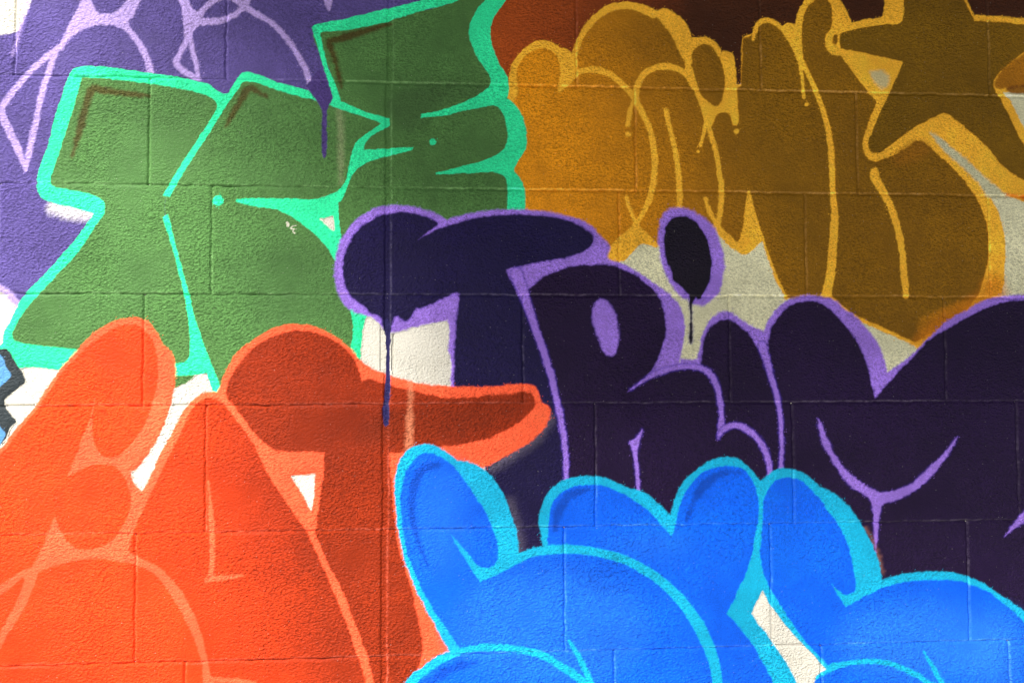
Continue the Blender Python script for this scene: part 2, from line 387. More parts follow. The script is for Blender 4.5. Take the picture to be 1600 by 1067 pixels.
ofill(STAR, [(1301, 58), (1306, 55), (1309, 62), (1305, 72), (1300, 68)], 3)
fill(('ochre', 'glow', None), [(1395, 244), (1420, 226), (1440, 220), (1452, 234), (1430, 252), (1400, 258)], (150, 96, 12), 22, 0.7, False)
fill(OUT, [(1563, 112), (1600, 84), (1650, 60), (1650, 140), (1600, 137), (1572, 140), (1556, 138), (1553, 130)], (164, 106, 14), 6)
fill(OUT, [(1570, 138), (1600, 133), (1650, 132), (1650, 149), (1600, 148), (1575, 147)], (96, 46, 10), 6, 0.8)
OS = ('ochre', 'stroke', None)
def ostroke(pts, soft=3): stroke(('ochre', 'stroke', None, len(PARTS)), pts, OY, soft)
ostroke([(800, 134, 9), (803, 107, 9), (815, 87, 10), (832, 74, 11), (851, 70, 11), (866, 77, 11)])
fill(OUT, [(874, 76), (884, 77), (893, 84), (901, 95), (901, 110), (899, 120), (890, 132), (875, 145), (872, 141), (875, 122), (876, 103), (871, 88), (864, 80)], OY, 3)
ostroke([(898, 90, 6), (903, 72, 8), (910, 55, 9), (924, 36, 10), (946, 17, 11), (970, 10, 11), (995, 13, 11), (1020, 25, 10)])
fill(OUT, [(1020, 20), (1039, 16), (1053, 22), (1067, 34), (1077, 51), (1082, 60), (1091, 61), (1083, 76), (1074, 92), (1067, 93), (1060, 79), (1052, 62), (1041, 45), (1028, 30)], OY, 4)
ostroke([(1078, 100, 6), (1079, 82, 6), (1088, 68, 8), (1100, 63, 9), (1114, 70, 9), (1124, 86, 9)])
fill(OUT, [(1088, 152), (1101, 157), (1110, 164), (1118, 168), (1129, 162), (1133, 140), (1132, 110), (1126, 83), (1140, 84), (1147, 93), (1149, 124), (1151, 170), (1152, 194), (1148, 196), (1144, 191), (1141.5, 180), (1134.5, 176), (1123, 177), (1115, 185.5), (1111, 199), (1104, 200), (1099, 185), (1094, 170)], OY, 3)
ostroke([(897, 122, 5), (905, 113, 9), (922, 110, 10), (943, 113, 10), (963, 124, 10), (980, 141, 10), (992, 156, 10), (1005, 180, 10), (1015, 204, 9), (1021, 231, 10), (1023, 253, 10), (1021, 281, 10), (1017, 303, 9), (1009, 324, 9), (997, 345, 8), (986, 360, 7)])
ostroke([(991, 157, 6), (984, 175, 7), (981, 196, 7)]); dot(('ochre', 'dot', None, 1), 981, 211, 4, OY, 3)
ostroke([(993, 154, 10), (996, 133, 9), (1007, 116, 10), (1025, 107, 10), (1042, 105, 10), (1061, 110, 10), (1075, 121, 10), (1085, 138, 9)])
ostroke([(1077, 106, 7), (1084, 128, 7), (1090, 150, 7)])
ostroke([(978, 309, 5), (981, 319, 6)]); ostroke([(983, 325, 6), (989, 340, 7), (995, 352, 8)])
fill(OUT, [(983, 358), (991, 350), (1000, 354), (1012, 366), (1025, 380), (1028, 388), (1014, 384), (1000, 381), (988, 395), (974, 407.5), (955, 411), (946, 404), (957, 381), (968, 370)], OY, 3)
ostroke([(1040, 173, 8), (1046, 200, 8), (1055, 238, 9), (1060, 275, 9), (1061, 300, 9), (1061, 330, 9)])
ostroke([(1106, 197, 8), (1118, 238, 8), (1124, 275, 9), (1127, 295, 9), (1125, 330, 9), (1121, 350, 9)])
ostroke([(1103, 192, 7), (1098, 212, 6), (1094, 228, 6)]); dot(('ochre', 'dot', None, 2), 1091, 237.5, 3, OY, 3)
dot(('ochre', 'dot', None, 3), 1150, 206, 4.5, OY, 3)
ostroke([(1102, 312, 6), (1109, 333, 7), (1120, 353, 8), (1132, 368, 10), (1148, 384, 12)])
fill(OUT, [(1120, 353), (1132, 367), (1146, 378), (1154, 377), (1161, 353), (1165, 316), (1170, 298), (1177, 325), (1189, 364), (1192, 375), (1182, 384), (1174, 393), (1163, 398), (1151, 393), (1134.5, 381), (1120, 366)], OY, 3)
ostroke([(1188, 365, 3), (1200, 402, 4), (1213, 436, 5), (1228, 466, 6)])
ostroke([(1176, 62, 5), (1180, 46, 7), (1187, 36, 8), (1198, 33, 8), (1210, 37, 8), (1222, 47, 8), (1236, 67, 9), (1247, 90, 9), (1258, 110, 8), (1273, 141, 8), (1284, 171, 8), (1293, 202, 8), (1297, 239, 8), (1300, 298, 9), (1303, 330, 12), (1302, 364, 14), (1300, 395, 14), (1297, 429, 15), (1289, 466, 17)])
fill(OUT, [(1222, 44), (1231, 37), (1242, 40), (1249, 60), (1252, 85), (1248, 92), (1236, 70), (1224, 54)], OY, 4)
ostroke([(1250, 90, 9), (1247, 58, 9), (1249, 28, 10), (1258, 8, 10), (1272, -5, 9)])
ostroke([(1250, 95, 8), (1252, 120, 7), (1256, 153, 6)]); dot(('ochre', 'dot', None, 4), 1260, 164, 3.5, OY, 3)
fill(OUT, [(1294, -12), (1300, 17), (1300, 37), (1296, 49), (1289, 60), (1290, 74), (1298, 85), (1314, 88), (1312, 79), (1300, 76), (1298, 64), (1304, 54), (1314, 52), (1330, 48), (1341, 45), (1380, 39), (1408, 35), (1411, 0), (1412, -20), (1384, -20), (1381, 14), (1378, 28), (1352, 32), (1329, 37), (1326, 28), (1318, 11), (1304, -8)], OY, 3)
fill(OUT, [(1310, 80), (1341, 83), (1374, 91), (1408, 98), (1406, 107), (1396, 129), (1384, 154), (1372, 160), (1356, 144), (1336, 118)], OY, 3)
fill(('ochre', 'pale_patch', None), [(1359, 113), (1374, 112), (1388, 118), (1386, 136), (1375, 138), (1363, 128)], (190, 190, 150), 9, 0.8)
ostroke([(1377, 156, 13), (1368, 180, 9), (1360, 200, 8), (1352, 220, 8), (1353, 236, 8), (1364, 246, 8), (1380, 242, 8), (1400, 228, 9), (1425, 210, 13)])
ostroke([(1365, 270, 14), (1367, 280, 16), (1380, 302, 13), (1394, 333, 11), (1404, 367, 11), (1409, 400, 11), (1412, 434, 12), (1415, 462, 10)])
fill(('ochre', 'pale_patch', None, 2), [(1450, 208), (1461, 211), (1495, 239), (1523, 264), (1563, 298), (1576, 307), (1546, 309), (1526, 287), (1509, 268), (1481, 242)], (196, 194, 158), 7)
stroke(OUT, [(1572, 304, 3), (1600, 309, 9), (1650, 318, 10)], (226, 124, 20), 5)

# ------------------------------------------------------------------ violet piece, upper left
VF, VL = (86, 74, 138), (178, 156, 222)
VP = ('violet', 'letter_fill', None)
fill(VP, [(54, -140, T_), (49, 0), (36, 32), (27, 48), (0, 55), (-90, 70, T_), (-320, 80, T_), (-320, 420, T_), (-60, 434), (0, 450), (18, 462), (45, 485, T_), (240, 460, T_), (640, 210, T_), (760, -140, T_)], VF, 5)
vcnt = [0]
def vs_(pts, soft=4, a=1.0): stroke(('violet', 'outline_stroke', None, len(PARTS)), pts, VL, soft, a)
fill(('violet', 'outline', None, 1), [(137, -40), (128, 2), (112, 33), (100, 57), (90, 78), (97, 80), (105, 67), (122, 52), (145, 42), (168, 39.5), (185, 43), (200, 53), (213, 70), (226, 95), (231, 120), (241, 120), (237, 98), (227, 75), (214, 56), (201, 39), (207, 28), (222, 0), (240, -40), (207, -40), (200, -2), (190, 12), (178, 21), (163, 23), (151, 19), (146, 8), (142, -5), (140, -40)], VL, 4)
vs_([(93, 75, 9), (60, 102, 9), (30, 133, 9), (6, 165, 9), (4, 180, 10), (14, 203, 11), (28, 232, 11), (41, 266, 4)])
vs_([(91, 76, 8), (81, 100, 8), (67, 145, 9), (57, 190, 9), (47, 235, 9), (41, 264, 6)])
vs_([(285, -14, 15), (291, 18, 13), (295, 44, 12), (293, 64, 10), (283, 82, 8), (276, 98, 9), (284, 109, 9), (298, 118, 9), (311, 125, 6)])
vs_([(296, 54, 9), (300, 75, 8), (306, 98, 8), (311, 124, 6)])
fill(('violet', 'outline', None, 2), [(279, -10), (290, -14), (296, 5), (305, 17), (314, 23), (313, 38), (303, 50), (293, 56), (288, 30)], VL, 4)
vs_([(306, 34, 12), (318, 16, 8), (332, 4, 7), (348, -3, 7), (364, -2, 8), (378, 8, 10), (400, 23, 10), (426, 38, 9), (453, 68, 8), (472, 99, 9), (481, 120, 9), (487, 146, 9)])
vs_([(308, 36, 12), (330, 35, 11), (350, 32, 10), (370, 22, 10), (384, 8, 10), (391, -14, 9)])
fill(('violet', 'outline', None, 3), [(503, -8, T_), (522, -8, T_), (514, 19)], VL, 4)
vs_([(48, -6, 5), (36, 32, 6), (20, 88, 3)], 8, 0.75)
vs_([(-60, 430, 10), (-5, 447, 10), (12, 458, 10), (30, 478, 10)], 7)

# ------------------------------------------------------------------ green letters with mint outline
GF, GM = (78, 121, 64), (48, 238, 166)
G1 = ('green', 'letter', 'left green letter with folded foot'); G2 = ('green', 'letter', 'middle green letter crossed by a violet drip')
G3 = ('green', 'letter', 'right green letter with three bars'); GO = ('green', 'outline', 'mint green outline')
stroke(GO, [(85, 325, 20), (110, 331, 22), (142, 337, 14)], (226, 222, 226), 16, 0.85, False)
fill(G1, [(120, 112), (200, 118), (300, 132), (345, 155), (338, 175), (300, 235), (262, 305), (258, 330), (268, 368), (283, 428), (292, 470), (302, 530), (302, 590), (200, 620), (60, 560), (10, 540), (25, 500), (70, 440), (155, 340), (160, 315), (70, 300), (66, 280), (100, 180)], GF, 2)
fill(G2, [(258, 330), (262, 305), (300, 235), (340, 172), (375, 125), (400, 122), (490, 150), (600, 192), (560, 225), (545, 270), (530, 300), (500, 315), (515, 380), (535, 420), (556, 490), (555, 580), (450, 620), (345, 610), (318, 545), (299, 490), (282, 420), (264, 350)], GF, 2)
fill(G3, [(494, 48), (600, 28), (720, -6), (740, -120, T_), (830, -120, T_), (780, 0), (745, 60), (780, 130), (795, 160), (808, 210), (795, 250), (806, 300), (806, 345), (700, 360), (540, 440), (520, 390), (520, 330), (540, 275), (555, 235), (575, 212), (607, 192), (535, 165), (515, 110)], GF, 2)
# soft darker spraying on the green
BR = (72, 54, 18)
def shade(up, pts, a=0.85, soft=7):
    k = ('green', 'corner_shade', None, len(PARTS)); UNDER[k] = up; stroke(k, pts, BR, soft, a)
shade(G1, [(113, 246, 3), (121, 218, 9), (131, 182, 11), (139, 153, 12), (146, 141, 12), (165, 143, 11), (200, 147, 10), (233, 150, 5)], 0.8)
shade(G2, [(352, 201, 3), (362, 183, 10), (378, 156, 12), (390, 139, 12), (402, 144, 10), (418, 152, 5)], 0.8)
shade(G3, [(534, 138, 3), (529, 117, 8), (523, 92, 10), (515, 67, 11), (530, 62, 11), (560, 54, 10), (585, 46, 8), (612, 38, 3)], 0.85)
stroke(G2, [(531, 170, 8), (533, 215, 9), (533, 285, 8)], (150, 160, 118), 12, 0.55, False)
fill(G3, [(600, 160, T_), (655, 130), (760, 140), (700, 165), (640, 205)], (62, 92, 52), 30, 0.6, False)
fill(GO, [(0, 540), (6, 519), (17, 499), (28, 478), (42, 457), (70, 429), (98, 398), (121, 372), (138, 347), (147, 334.5, T_), (118, 326), (84, 318), (67, 311), (62, 303), (58, 287), (59, 275), (66, 253), (76, 225), (84, 191), (98, 149), (109, 119), (116, 109), (128, 105), (145, 104), (200, 110), (260, 119), (300, 126), (325, 133), (340, 143), (352, 148), (358, 145), (367, 130), (375, 118), (385, 113), (400, 117), (440, 131), (470, 139), (490, 146), (500, 162, T_), (487, 156), (456, 149), (428, 140), (400, 130), (382, 129), (374, 138), (351, 171), (323, 216), (295, 259), (266, 308, T_), (256, 306, T_), (259, 299), (281, 261), (309, 219), (334, 180), (340, 169), (339, 162), (329, 153), (309, 146), (281, 139), (253, 135), (211, 129), (169, 124), (129, 121, T_), (124, 141), (112, 180), (98, 225), (87, 259), (80, 281), (81, 289), (90, 293), (112, 297), (135, 302), (152, 308), (162, 315), (165, 325), (162, 337), (152, 350), (135, 378), (112, 406), (84, 437), (62, 460), (45, 479), (31, 499), (22, 516), (20, 527), (24, 533), (56, 539), (84, 542), (140, 548, T_), (140, 582, T_), (90, 578), (56, 574), (31, 575), (-60, 590, T_), (-60, 548, T_)], GM, 1.8)
fill(GO, [(254, 340, T_), (263, 334.5, T_), (270, 364), (281, 406), (295, 454), (304, 493), (315, 527), (326, 557), (345, 603, T_), (360, 640, T_), (332, 612, T_), (323, 583, T_), (298, 586), (240, 590, T_), (240, 568, T_), (274, 567), (290, 565), (296, 556), (297, 527), (294, 496), (287, 457), (278, 417), (267, 378)], GM, 1.8)
fill(GO, [(370, 316), (371, 312), (400, 310.5), (456, 311), (496, 311), (512, 306), (526, 299), (539, 284), (545, 259), (549, 242), (557, 222), (580, 205), (595, 194, T_), (557, 180), (514, 165, T_), (514, 158, T_), (520, 154), (510, 120), (500, 85), (490, 52), (488, 44, T_), (495, 39), (550, 28), (600, 16), (650, 4), (700, -10), (740, -30), (720, 0), (653, 20), (597, 37), (541, 48), (500, 52, T_), (512, 104), (524, 132), (533, 160, T_), (569, 174), (609, 186, T_), (609, 197, T_), (597, 204), (580, 214), (569, 228), (569, 235, T_), (597, 233), (646, 230.5, T_), (645, 235, T_), (602, 246), (580, 252), (569, 257), (557, 266), (549, 278), (543, 294), (535, 312), (529, 317, T_), (529, 333), (532, 364), (540, 420), (524, 408), (512, 388), (498, 372), (476, 353), (451, 337), (428, 327), (400, 324)], GM, 1.8)
fill(GO, [(758, 0), (744, 17), (735, 37), (733, 53), (737, 73), (749, 96), (763, 115), (767, 129, T_), (762, 138), (737, 155), (695, 171), (658, 179, T_), (658, 185, T_), (695, 181), (737, 171), (768, 166), (780, 169), (787, 183), (791, 197), (793, 216), (789, 231), (780, 240), (751, 253), (709, 264), (680, 270, T_), (681, 274, T_), (709, 272), (751, 270), (771, 270), (785, 275), (791, 284), (793, 298), (791, 340, T_), (819, 340, T_), (821, 311), (819, 294), (812, 279), (803, 268, T_), (811, 250), (821, 233), (822, 211), (817, 183), (803, 163), (792, 155, T_), (795, 140), (792, 121), (778, 96), (768, 67), (767, 42), (777, 20), (792, 0), (815, -40), (840, -120, T_), (800, -120, T_)], GM, 1.8)
fill(GO, [(548, 478), (574, 485), (569, 505), (565, 530), (561, 575), (548, 575), (548, 545), (552, 520), (551, 500)], GM, 1.8)
dot(('green', 'dot', None, 1), 341, 314, 8, GM, 2.5); dot(('green', 'dot', None, 2), 676, 223, 5, GM, 2)
bare([(500, 343), (510, 340), (520, 338.5), (522, 350), (522, 361), (513, 355)], 2.5)
fill(('violet', 'drip', 'long violet drip running down the green letter'), [(478, 136, T_), (498, 164), (503, 178), (503, 236), (504, 245), (508, 248), (511, 240), (511, 180), (513, 168), (520, 154), (512, 132, T_), (500, 110)], (74, 58, 122), 2.5)
for pts in ([(449, 348, 3), (450.5, 353, 3)], [(463, 353, 1.5), (458, 354, 1.5), (455, 357, 2), (460, 359, 3), (465, 358, 1)], [(460, 358, 2.5), (458, 362, 1.5), (461, 365, 2)]):
    stroke(('scrawl', 'mark', None), pts, (206, 206, 186), 1.5)

# ------------------------------------------------------------------ fragment with dark grey outline at the left
fill(('slate', 'outline', 'dark grey outline'), [(-150, 540), (-60, 530), (0, 545), (11, 545), (22.5, 562), (31, 576), (39, 594), (25, 610), (8, 625), (11, 638), (25, 658), (17, 667), (6, 690), (-40, 730), (-110, 740), (-165, 680), (-175, 600)], (50, 58, 62), 2)
fill(('slate', 'letter_fill', 'light blue fill'), [(-140, 555), (-60, 545), (-20, 553), (0, 554), (5.6, 562), (11, 575), (18, 587.5), (0, 604), (-60, 640), (-130, 610)], (92, 152, 206), 2)
fill(('slate', 'letter_fill', 'light blue fill'), [(-60, 670, T_), (-10, 650), (0, 666), (8, 681), (-20, 720), (-80, 760, T_)], (92, 152, 206), 2)

# ------------------------------------------------------------------ navy letters with lilac outline
NP, NV = (155, 118, 224), (26, 19, 64)
NVR = (31, 15, 52)
NO = ('navy', 'outline', 'lilac outline')
def hfill(part, pts, col, soft):
    fill(NO, pts, (74, 50, 172), 9, 0.85, False); fill(part, pts, col, soft)
fill(NO, [(699, 344, T_), (681, 334.5), (653, 325), (625, 321), (602, 322), (580, 329), (557, 344), (538, 367), (526.5, 392), (523, 417), (524, 443), (532, 465), (543, 481), (560, 490), (580, 496), (591, 504), (601, 515), (616, 519), (639, 513), (667, 507), (699, 500, T_), (702, 519), (701, 541), (704, 562), (704, 610, T_), (740, 640, T_), (1060, 640, T_), (1063, 559), (1067, 540), (1070, 507), (1064, 485), (1053, 468), (1039, 454), (1019, 440), (997, 426), (969, 411), (955, 408, T_), (949, 402), (953, 389), (949, 381), (938, 370), (924, 354), (907, 344), (879, 336), (842, 330), (800, 327), (765, 329), (737, 333), (709, 340)], NP, 5)
fill(NO, [(1061, 325), (1044.6, 327.5), (1034, 340), (1028.5, 362), (1028, 384), (1033, 412), (1044.6, 440), (1056, 457), (1075.5, 471), (1092, 478), (1109, 472), (1123, 457), (1130, 434), (1131, 406), (1125, 378), (1115, 355.6), (1101, 341.5), (1081, 330)], NP, 6)
fill(NO, [(1050, 600, T_), (1063, 559, T_), (1077, 562), (1089.5, 561, T_), (1091, 550), (1095, 530), (1103.6, 507), (1118, 490.5), (1134.5, 487), (1148.6, 492), (1165, 504.5), (1179.5, 511.6), (1193, 518, T_), (1200, 499), (1208, 488), (1222.5, 473.6), (1236.5, 466.6), (1253, 462), (1279, 463), (1298, 466.6), (1318, 482), (1340.5, 499), (1357, 516), (1369, 533), (1377, 548), (1386, 581, T_), (1402, 570.6), (1433, 545), (1475.5, 504.5), (1509, 485), (1537, 469), (1563, 463), (1600, 461), (1650, 470), (1705, 510), (1745, 590), (1750, 720), (1735, 860), (1690, 990), (1600, 1010, T_), (1500, 700, T_), (1050, 640, T_)], NP, 5)
TL = ('navy', 'letter', 'navy letter T with dripping bar'); RL = ('navy', 'letter', 'near-black joined letters after the T')
hfill(TL, [(684, 351), (670, 341.5), (647, 334.5), (625, 332.5), (602, 335), (583, 343), (563, 357), (549, 375), (540.5, 395), (536, 417), (538, 437), (543, 454), (553, 468), (569, 479), (580, 490), (594, 495), (597, 505), (602, 513), (610, 514), (616, 496), (622, 493), (627, 498), (633, 501), (640, 499), (647, 485), (667, 478), (695, 465), (712, 457), (718, 460, T_), (715, 485), (712, 527), (710, 603), (730, 660), (760, 740), (800, 960, T_), (886, 960, T_), (886, 748), (884, 722), (876, 655), (867, 613), (856, 570), (845, 545), (828, 504), (811, 465), (800, 443), (793.5, 431), (792, 422, T_), (828, 412), (870, 405), (901, 398), (921, 386.5), (927, 375), (924, 367), (907, 354), (879, 343), (842, 337), (800, 335.5), (751, 340), (723, 346), (701, 353), (687, 357), (670, 365), (654, 375, T_), (667, 364)], NV, 4)
hfill(RL, [(822.5, 457, T_), (836.5, 443), (862, 427), (893, 417), (926.5, 414), (957, 416), (983, 426), (1005, 440), (1022, 454), (1032, 471), (1039, 496), (1039, 521), (1033, 545), (1022, 570), (1011, 586), (997, 600), (980, 612, T_), (1016.5, 590), (1033, 580), (1053, 573), (1070, 571), (1089.5, 575, T_), (1096, 564), (1096.5, 558), (1099, 535.5), (1109, 513), (1123, 502), (1136, 500), (1148.6, 504.5), (1165, 518.6), (1179.5, 538), (1190, 558), (1200, 590, T_), (1206, 600), (1203, 576), (1200, 556), (1200, 535.5), (1205.6, 513), (1217, 493), (1234, 478), (1250.6, 471), (1267.5, 471), (1287, 476.5), (1304, 490.5), (1321, 510), (1335, 530), (1348, 555), (1357, 582), (1361.6, 604), (1366, 622, T_), (1383, 604), (1408, 576), (1433, 551), (1453, 530), (1495, 504.5), (1537, 482), (1571, 472), (1600, 470), (1645, 480), (1697, 518), (1733, 595), (1738, 720), (1723, 855), (1680, 980), (1640, 1060, T_), (886, 1000, T_), (886, 748), (881, 689), (876, 655), (867, 613), (856, 570), (842, 534)], NVR, 4)
hfill(('navy', 'dot', 'navy dot with a thin drip'), [(1061, 338), (1047, 344), (1039, 358), (1037.5, 378), (1040, 403), (1049, 426), (1050, 437), (1063, 447), (1074, 460), (1077, 474), (1077.5, 500), (1076, 527), (1079, 537), (1082.5, 527), (1081, 500), (1081.5, 474), (1087, 464), (1090, 468), (1095, 467), (1098, 457), (1106, 443), (1111.5, 417), (1109, 392), (1101, 367), (1087, 347), (1073, 339)], (22, 16, 32), 3)
ncount = [0]
HALO = (74, 50, 172)
def nstroke(pts, soft=3.5):
    stroke(RL, [(a, b, c + 3) for a, b, c in pts], HALO, 6, 0.85, False)
    stroke(('navy', 'stroke', None, len(PARTS)), pts, NP, soft)
nstroke([(806, 428, 18), (815, 450, 15), (826, 482, 12), (840, 524, 11), (856, 570.6, 9), (867, 613, 9), (876, 655, 9), (881.5, 689, 9), (884, 722, 8), (884, 760, 8)])
hfill(('navy', 'stroke', None, 'counter'), [(936, 468), (928, 477), (926, 493), (930, 515), (937, 535), (945, 551), (954, 556), (962, 549), (966, 530), (965, 510), (960, 490), (952, 475), (944, 469)], NP, 6)
nstroke([(985, 608, 2), (1008, 593, 4), (1022, 585, 7), (1035, 580, 8), (1053, 575, 7), (1070, 573, 7), (1092, 574, 8), (1108, 583, 9), (1118, 600, 9), (1124, 622, 9), (1127, 646, 9), (1126, 668, 8), (1122, 684, 2)])
nstroke([(1123, 680, 3), (1133, 669, 7), (1148, 664, 9), (1165, 670, 9), (1181, 683, 9), (1194, 702, 9), (1201, 725, 8), (1202, 745, 7)])
nstroke([(1190, 540, 12), (1197, 562, 10), (1204, 588, 8), (1212, 613, 8), (1218, 645, 7), (1220, 670, 6), (1221, 700, 5), (1219, 740, 5)])
hfill(('navy', 'stroke', None, 'serif'), [(1003, 672), (998, 690), (995.5, 705), (998, 740), (1000, 775), (995, 775), (993, 735), (988, 705), (983, 691), (993, 684)], NP, 3)
hfill(('navy', 'stroke', None, 'smile'), [(1277, 655), (1284, 689), (1298, 717), (1312.5, 739), (1326.5, 756), (1346, 770), (1357, 778.6), (1363, 790), (1364.5, 815), (1366, 851), (1367, 862), (1370, 845), (1372, 809), (1375.7, 793), (1383, 786), (1402, 780), (1430.5, 764.5), (1453, 745), (1475.5, 717), (1495, 683), (1481, 700), (1453, 728), (1430.5, 750.5), (1408, 763), (1385.5, 768), (1366, 766), (1340.5, 750.5), (1321, 733.6), (1304, 711), (1290, 680), (1281, 658)], NP, 4)
hfill(('navy', 'stroke', None, 'tail'), [(1660, 752, T_), (1600, 798), (1585, 815), (1568, 838), (1575, 833), (1600, 813), (1660, 775, T_)], NP, 4)
for pts, a in (([(770, 728, 4), (805, 706, 4), (836, 684, 4), (858, 656, 2)], 0.3), ([(797, 785, 3), (806, 820, 3), (812, 860, 2)], 0.2)):
    stroke(RL, pts, (190, 180, 190), 34, a, False)
stroke(RL, [(1352, 825, 5), (1367, 853, 6), (1378, 892, 6)], (180, 120, 100), 10, 0.4, False)

# ------------------------------------------------------------------ orange letters
RO = (255, 96, 58)
F1, F2, F3 = (236, 66, 20), (222, 62, 18), (144, 43, 10)
OO = ('orange', 'outline', 'light orange outline')
fill(OO, [(-320, 960, T_), (-120, 800), (0, 700), (28, 666), (56, 632), (81.5, 593), (107, 562), (135, 533), (157, 513), (180, 502), (202, 497), (225, 499.5), (239, 510), (250, 527), (255, 540, T_), (266, 547), (273, 559), (275, 579), (271, 618), (261, 652), (247, 686), (230.5, 711), (214, 731), (205, 738, T_), (209, 753), (222, 766, T_), (233, 745), (253, 703), (270, 672), (287, 641), (304, 621), (320.5, 613), (338, 612, T_), (344, 604), (351, 585), (363, 562), (377, 545), (400, 529), (417, 517), (439, 509), (465, 507), (490, 510), (512, 519), (535, 533), (552, 549), (561, 561, T_), (580, 574), (600, 583), (614, 587.5), (642, 596), (681, 601.5), (723, 604), (765.5, 604), (800, 600), (820, 600), (834, 603), (842, 613), (846, 629, T_), (855, 632.5), (859, 641), (858, 655), (848, 672), (831, 689), (814, 700), (800, 707), (774, 722), (740, 738, T_), (640, 760, T_), (720, 1000, T_), (690, 1040), (640, 1300, T_), (-320, 1300, T_)], RO, 4)
L1 = ('orange', 'letter', 'bright orange rounded letter F'); L2 = ('orange', 'letter', 'orange letter A'); L3 = ('orange', 'letter', 'dark orange letter T with long bar')
fill(L1, [(-300, 985, T_), (-120, 815), (0, 711), (28, 677), (65, 630), (93, 587.5), (121, 556), (152, 531), (174, 516), (197, 507), (216.5, 509), (230.5, 521), (242, 538), (247, 562), (246, 599), (236, 638), (222, 669), (202, 697), (185.5, 711), (169, 714.5), (157, 708), (149, 694), (145, 677), (145, 655), (149, 621, T_), (140.5, 655), (129, 686), (118, 714), (107, 743, T_), (124, 735), (140.5, 727), (160, 724), (180, 728), (194, 742), (202, 762), (205, 781), (204, 792), (197, 812), (185.5, 832), (169, 848.5), (146, 857), (124, 857), (107, 846), (98, 832), (86, 807, T_), (74.5, 832), (62, 865), (53, 882), (28, 896), (0, 913), (-60, 945), (-300, 1080, T_)], F1, 3.5)
fill(L1, [(36.5, 902, T_), (22, 914), (0, 930), (-60, 970), (-300, 1100, T_), (-300, 1240, T_), (-30, 1060), (0, 989), (14, 964), (28, 936), (39, 905, T_)], F1, 3.5)
fill(L1, [(65, 891), (90, 882), (118, 875), (155, 871.6), (183, 875), (214, 882), (242, 896), (261, 919), (281, 950), (298, 986), (312, 1020), (317, 1048), (317, 1080), (310, 1300, T_), (-320, 1300, T_), (-30, 1075), (0, 1014), (22.5, 975), (45, 936), (60, 896)], F1, 3.5)
apts = [(201, 861, T_), (208, 832), (222, 801), (236, 770), (253, 736), (281, 680), (298, 644), (312, 627), (329, 622), (343, 627), (363, 646.5), (385, 677), (400, 701), (417, 736.5), (442, 777), (465, 808), (481.5, 836), (495.5, 865), (512, 902), (526.5, 936), (540.5, 972), (552, 1006), (563, 1034), (571, 1067), (600, 1300, T_), (330, 1300, T_), (335, 1064, T_), (363, 1066), (420, 1075, T_), (400, 1064), (363, 1058), (331, 1056, T_), (327.5, 1048), (323, 1020), (315, 989), (304, 958), (287, 927), (267, 902), (247, 885), (219, 871)]
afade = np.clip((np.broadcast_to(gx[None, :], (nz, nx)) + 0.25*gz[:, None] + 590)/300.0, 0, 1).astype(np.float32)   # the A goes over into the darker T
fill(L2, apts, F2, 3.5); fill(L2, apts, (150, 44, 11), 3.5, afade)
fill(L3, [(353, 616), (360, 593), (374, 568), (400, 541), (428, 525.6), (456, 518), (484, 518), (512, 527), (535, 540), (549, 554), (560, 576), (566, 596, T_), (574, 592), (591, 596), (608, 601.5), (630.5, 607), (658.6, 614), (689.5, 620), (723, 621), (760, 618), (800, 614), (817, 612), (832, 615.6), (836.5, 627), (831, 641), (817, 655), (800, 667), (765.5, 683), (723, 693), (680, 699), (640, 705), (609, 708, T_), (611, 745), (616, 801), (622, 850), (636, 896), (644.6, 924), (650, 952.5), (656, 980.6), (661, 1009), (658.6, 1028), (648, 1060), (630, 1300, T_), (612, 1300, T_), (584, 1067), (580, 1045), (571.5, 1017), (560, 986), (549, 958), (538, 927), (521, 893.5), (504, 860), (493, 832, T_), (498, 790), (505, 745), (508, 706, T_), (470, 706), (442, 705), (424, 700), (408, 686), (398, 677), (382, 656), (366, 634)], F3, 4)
fill(L3, [(650, 630, T_), (700, 628), (770, 624), (815, 618), (826, 628), (800, 656), (720, 684), (640, 692), (560, 690), (600, 640)], (112, 36, 10), 34, 0.55, False)
UNDER[('orange', 'stroke', None, 1)] = UNDER[('orange', 'stroke', None, 2)] = L2
stroke(('orange', 'stroke', None, 1), [(326, 752, 2), (328, 775, 5), (331, 820, 8), (332, 865, 8), (330, 900, 9)], RO, 3.5)
stroke(('orange', 'stroke', None, 2), [(323, 906, 6), (345, 902, 7), (362, 900, 6), (380, 898, 3)], RO, 3.5)
bare([(455, 743.5, T_), (474, 742), (492, 740.5, T_), (491, 767), (487, 799, T_), (473, 774)], 3)
stroke(L3, [(641, 597, 4), (641, 625, 7), (640, 655, 10), (639, 702, 14)], (214, 128, 92), 9, 0.75, False)
stroke(('navy', 'drip', 'long navy drip running from the T onto the orange bar'), [(604, 505, 13), (606, 528, 8), (606, 560, 7), (606, 600, 8), (603, 640, 10), (603, 661, 9)], (40, 36, 88), 2)

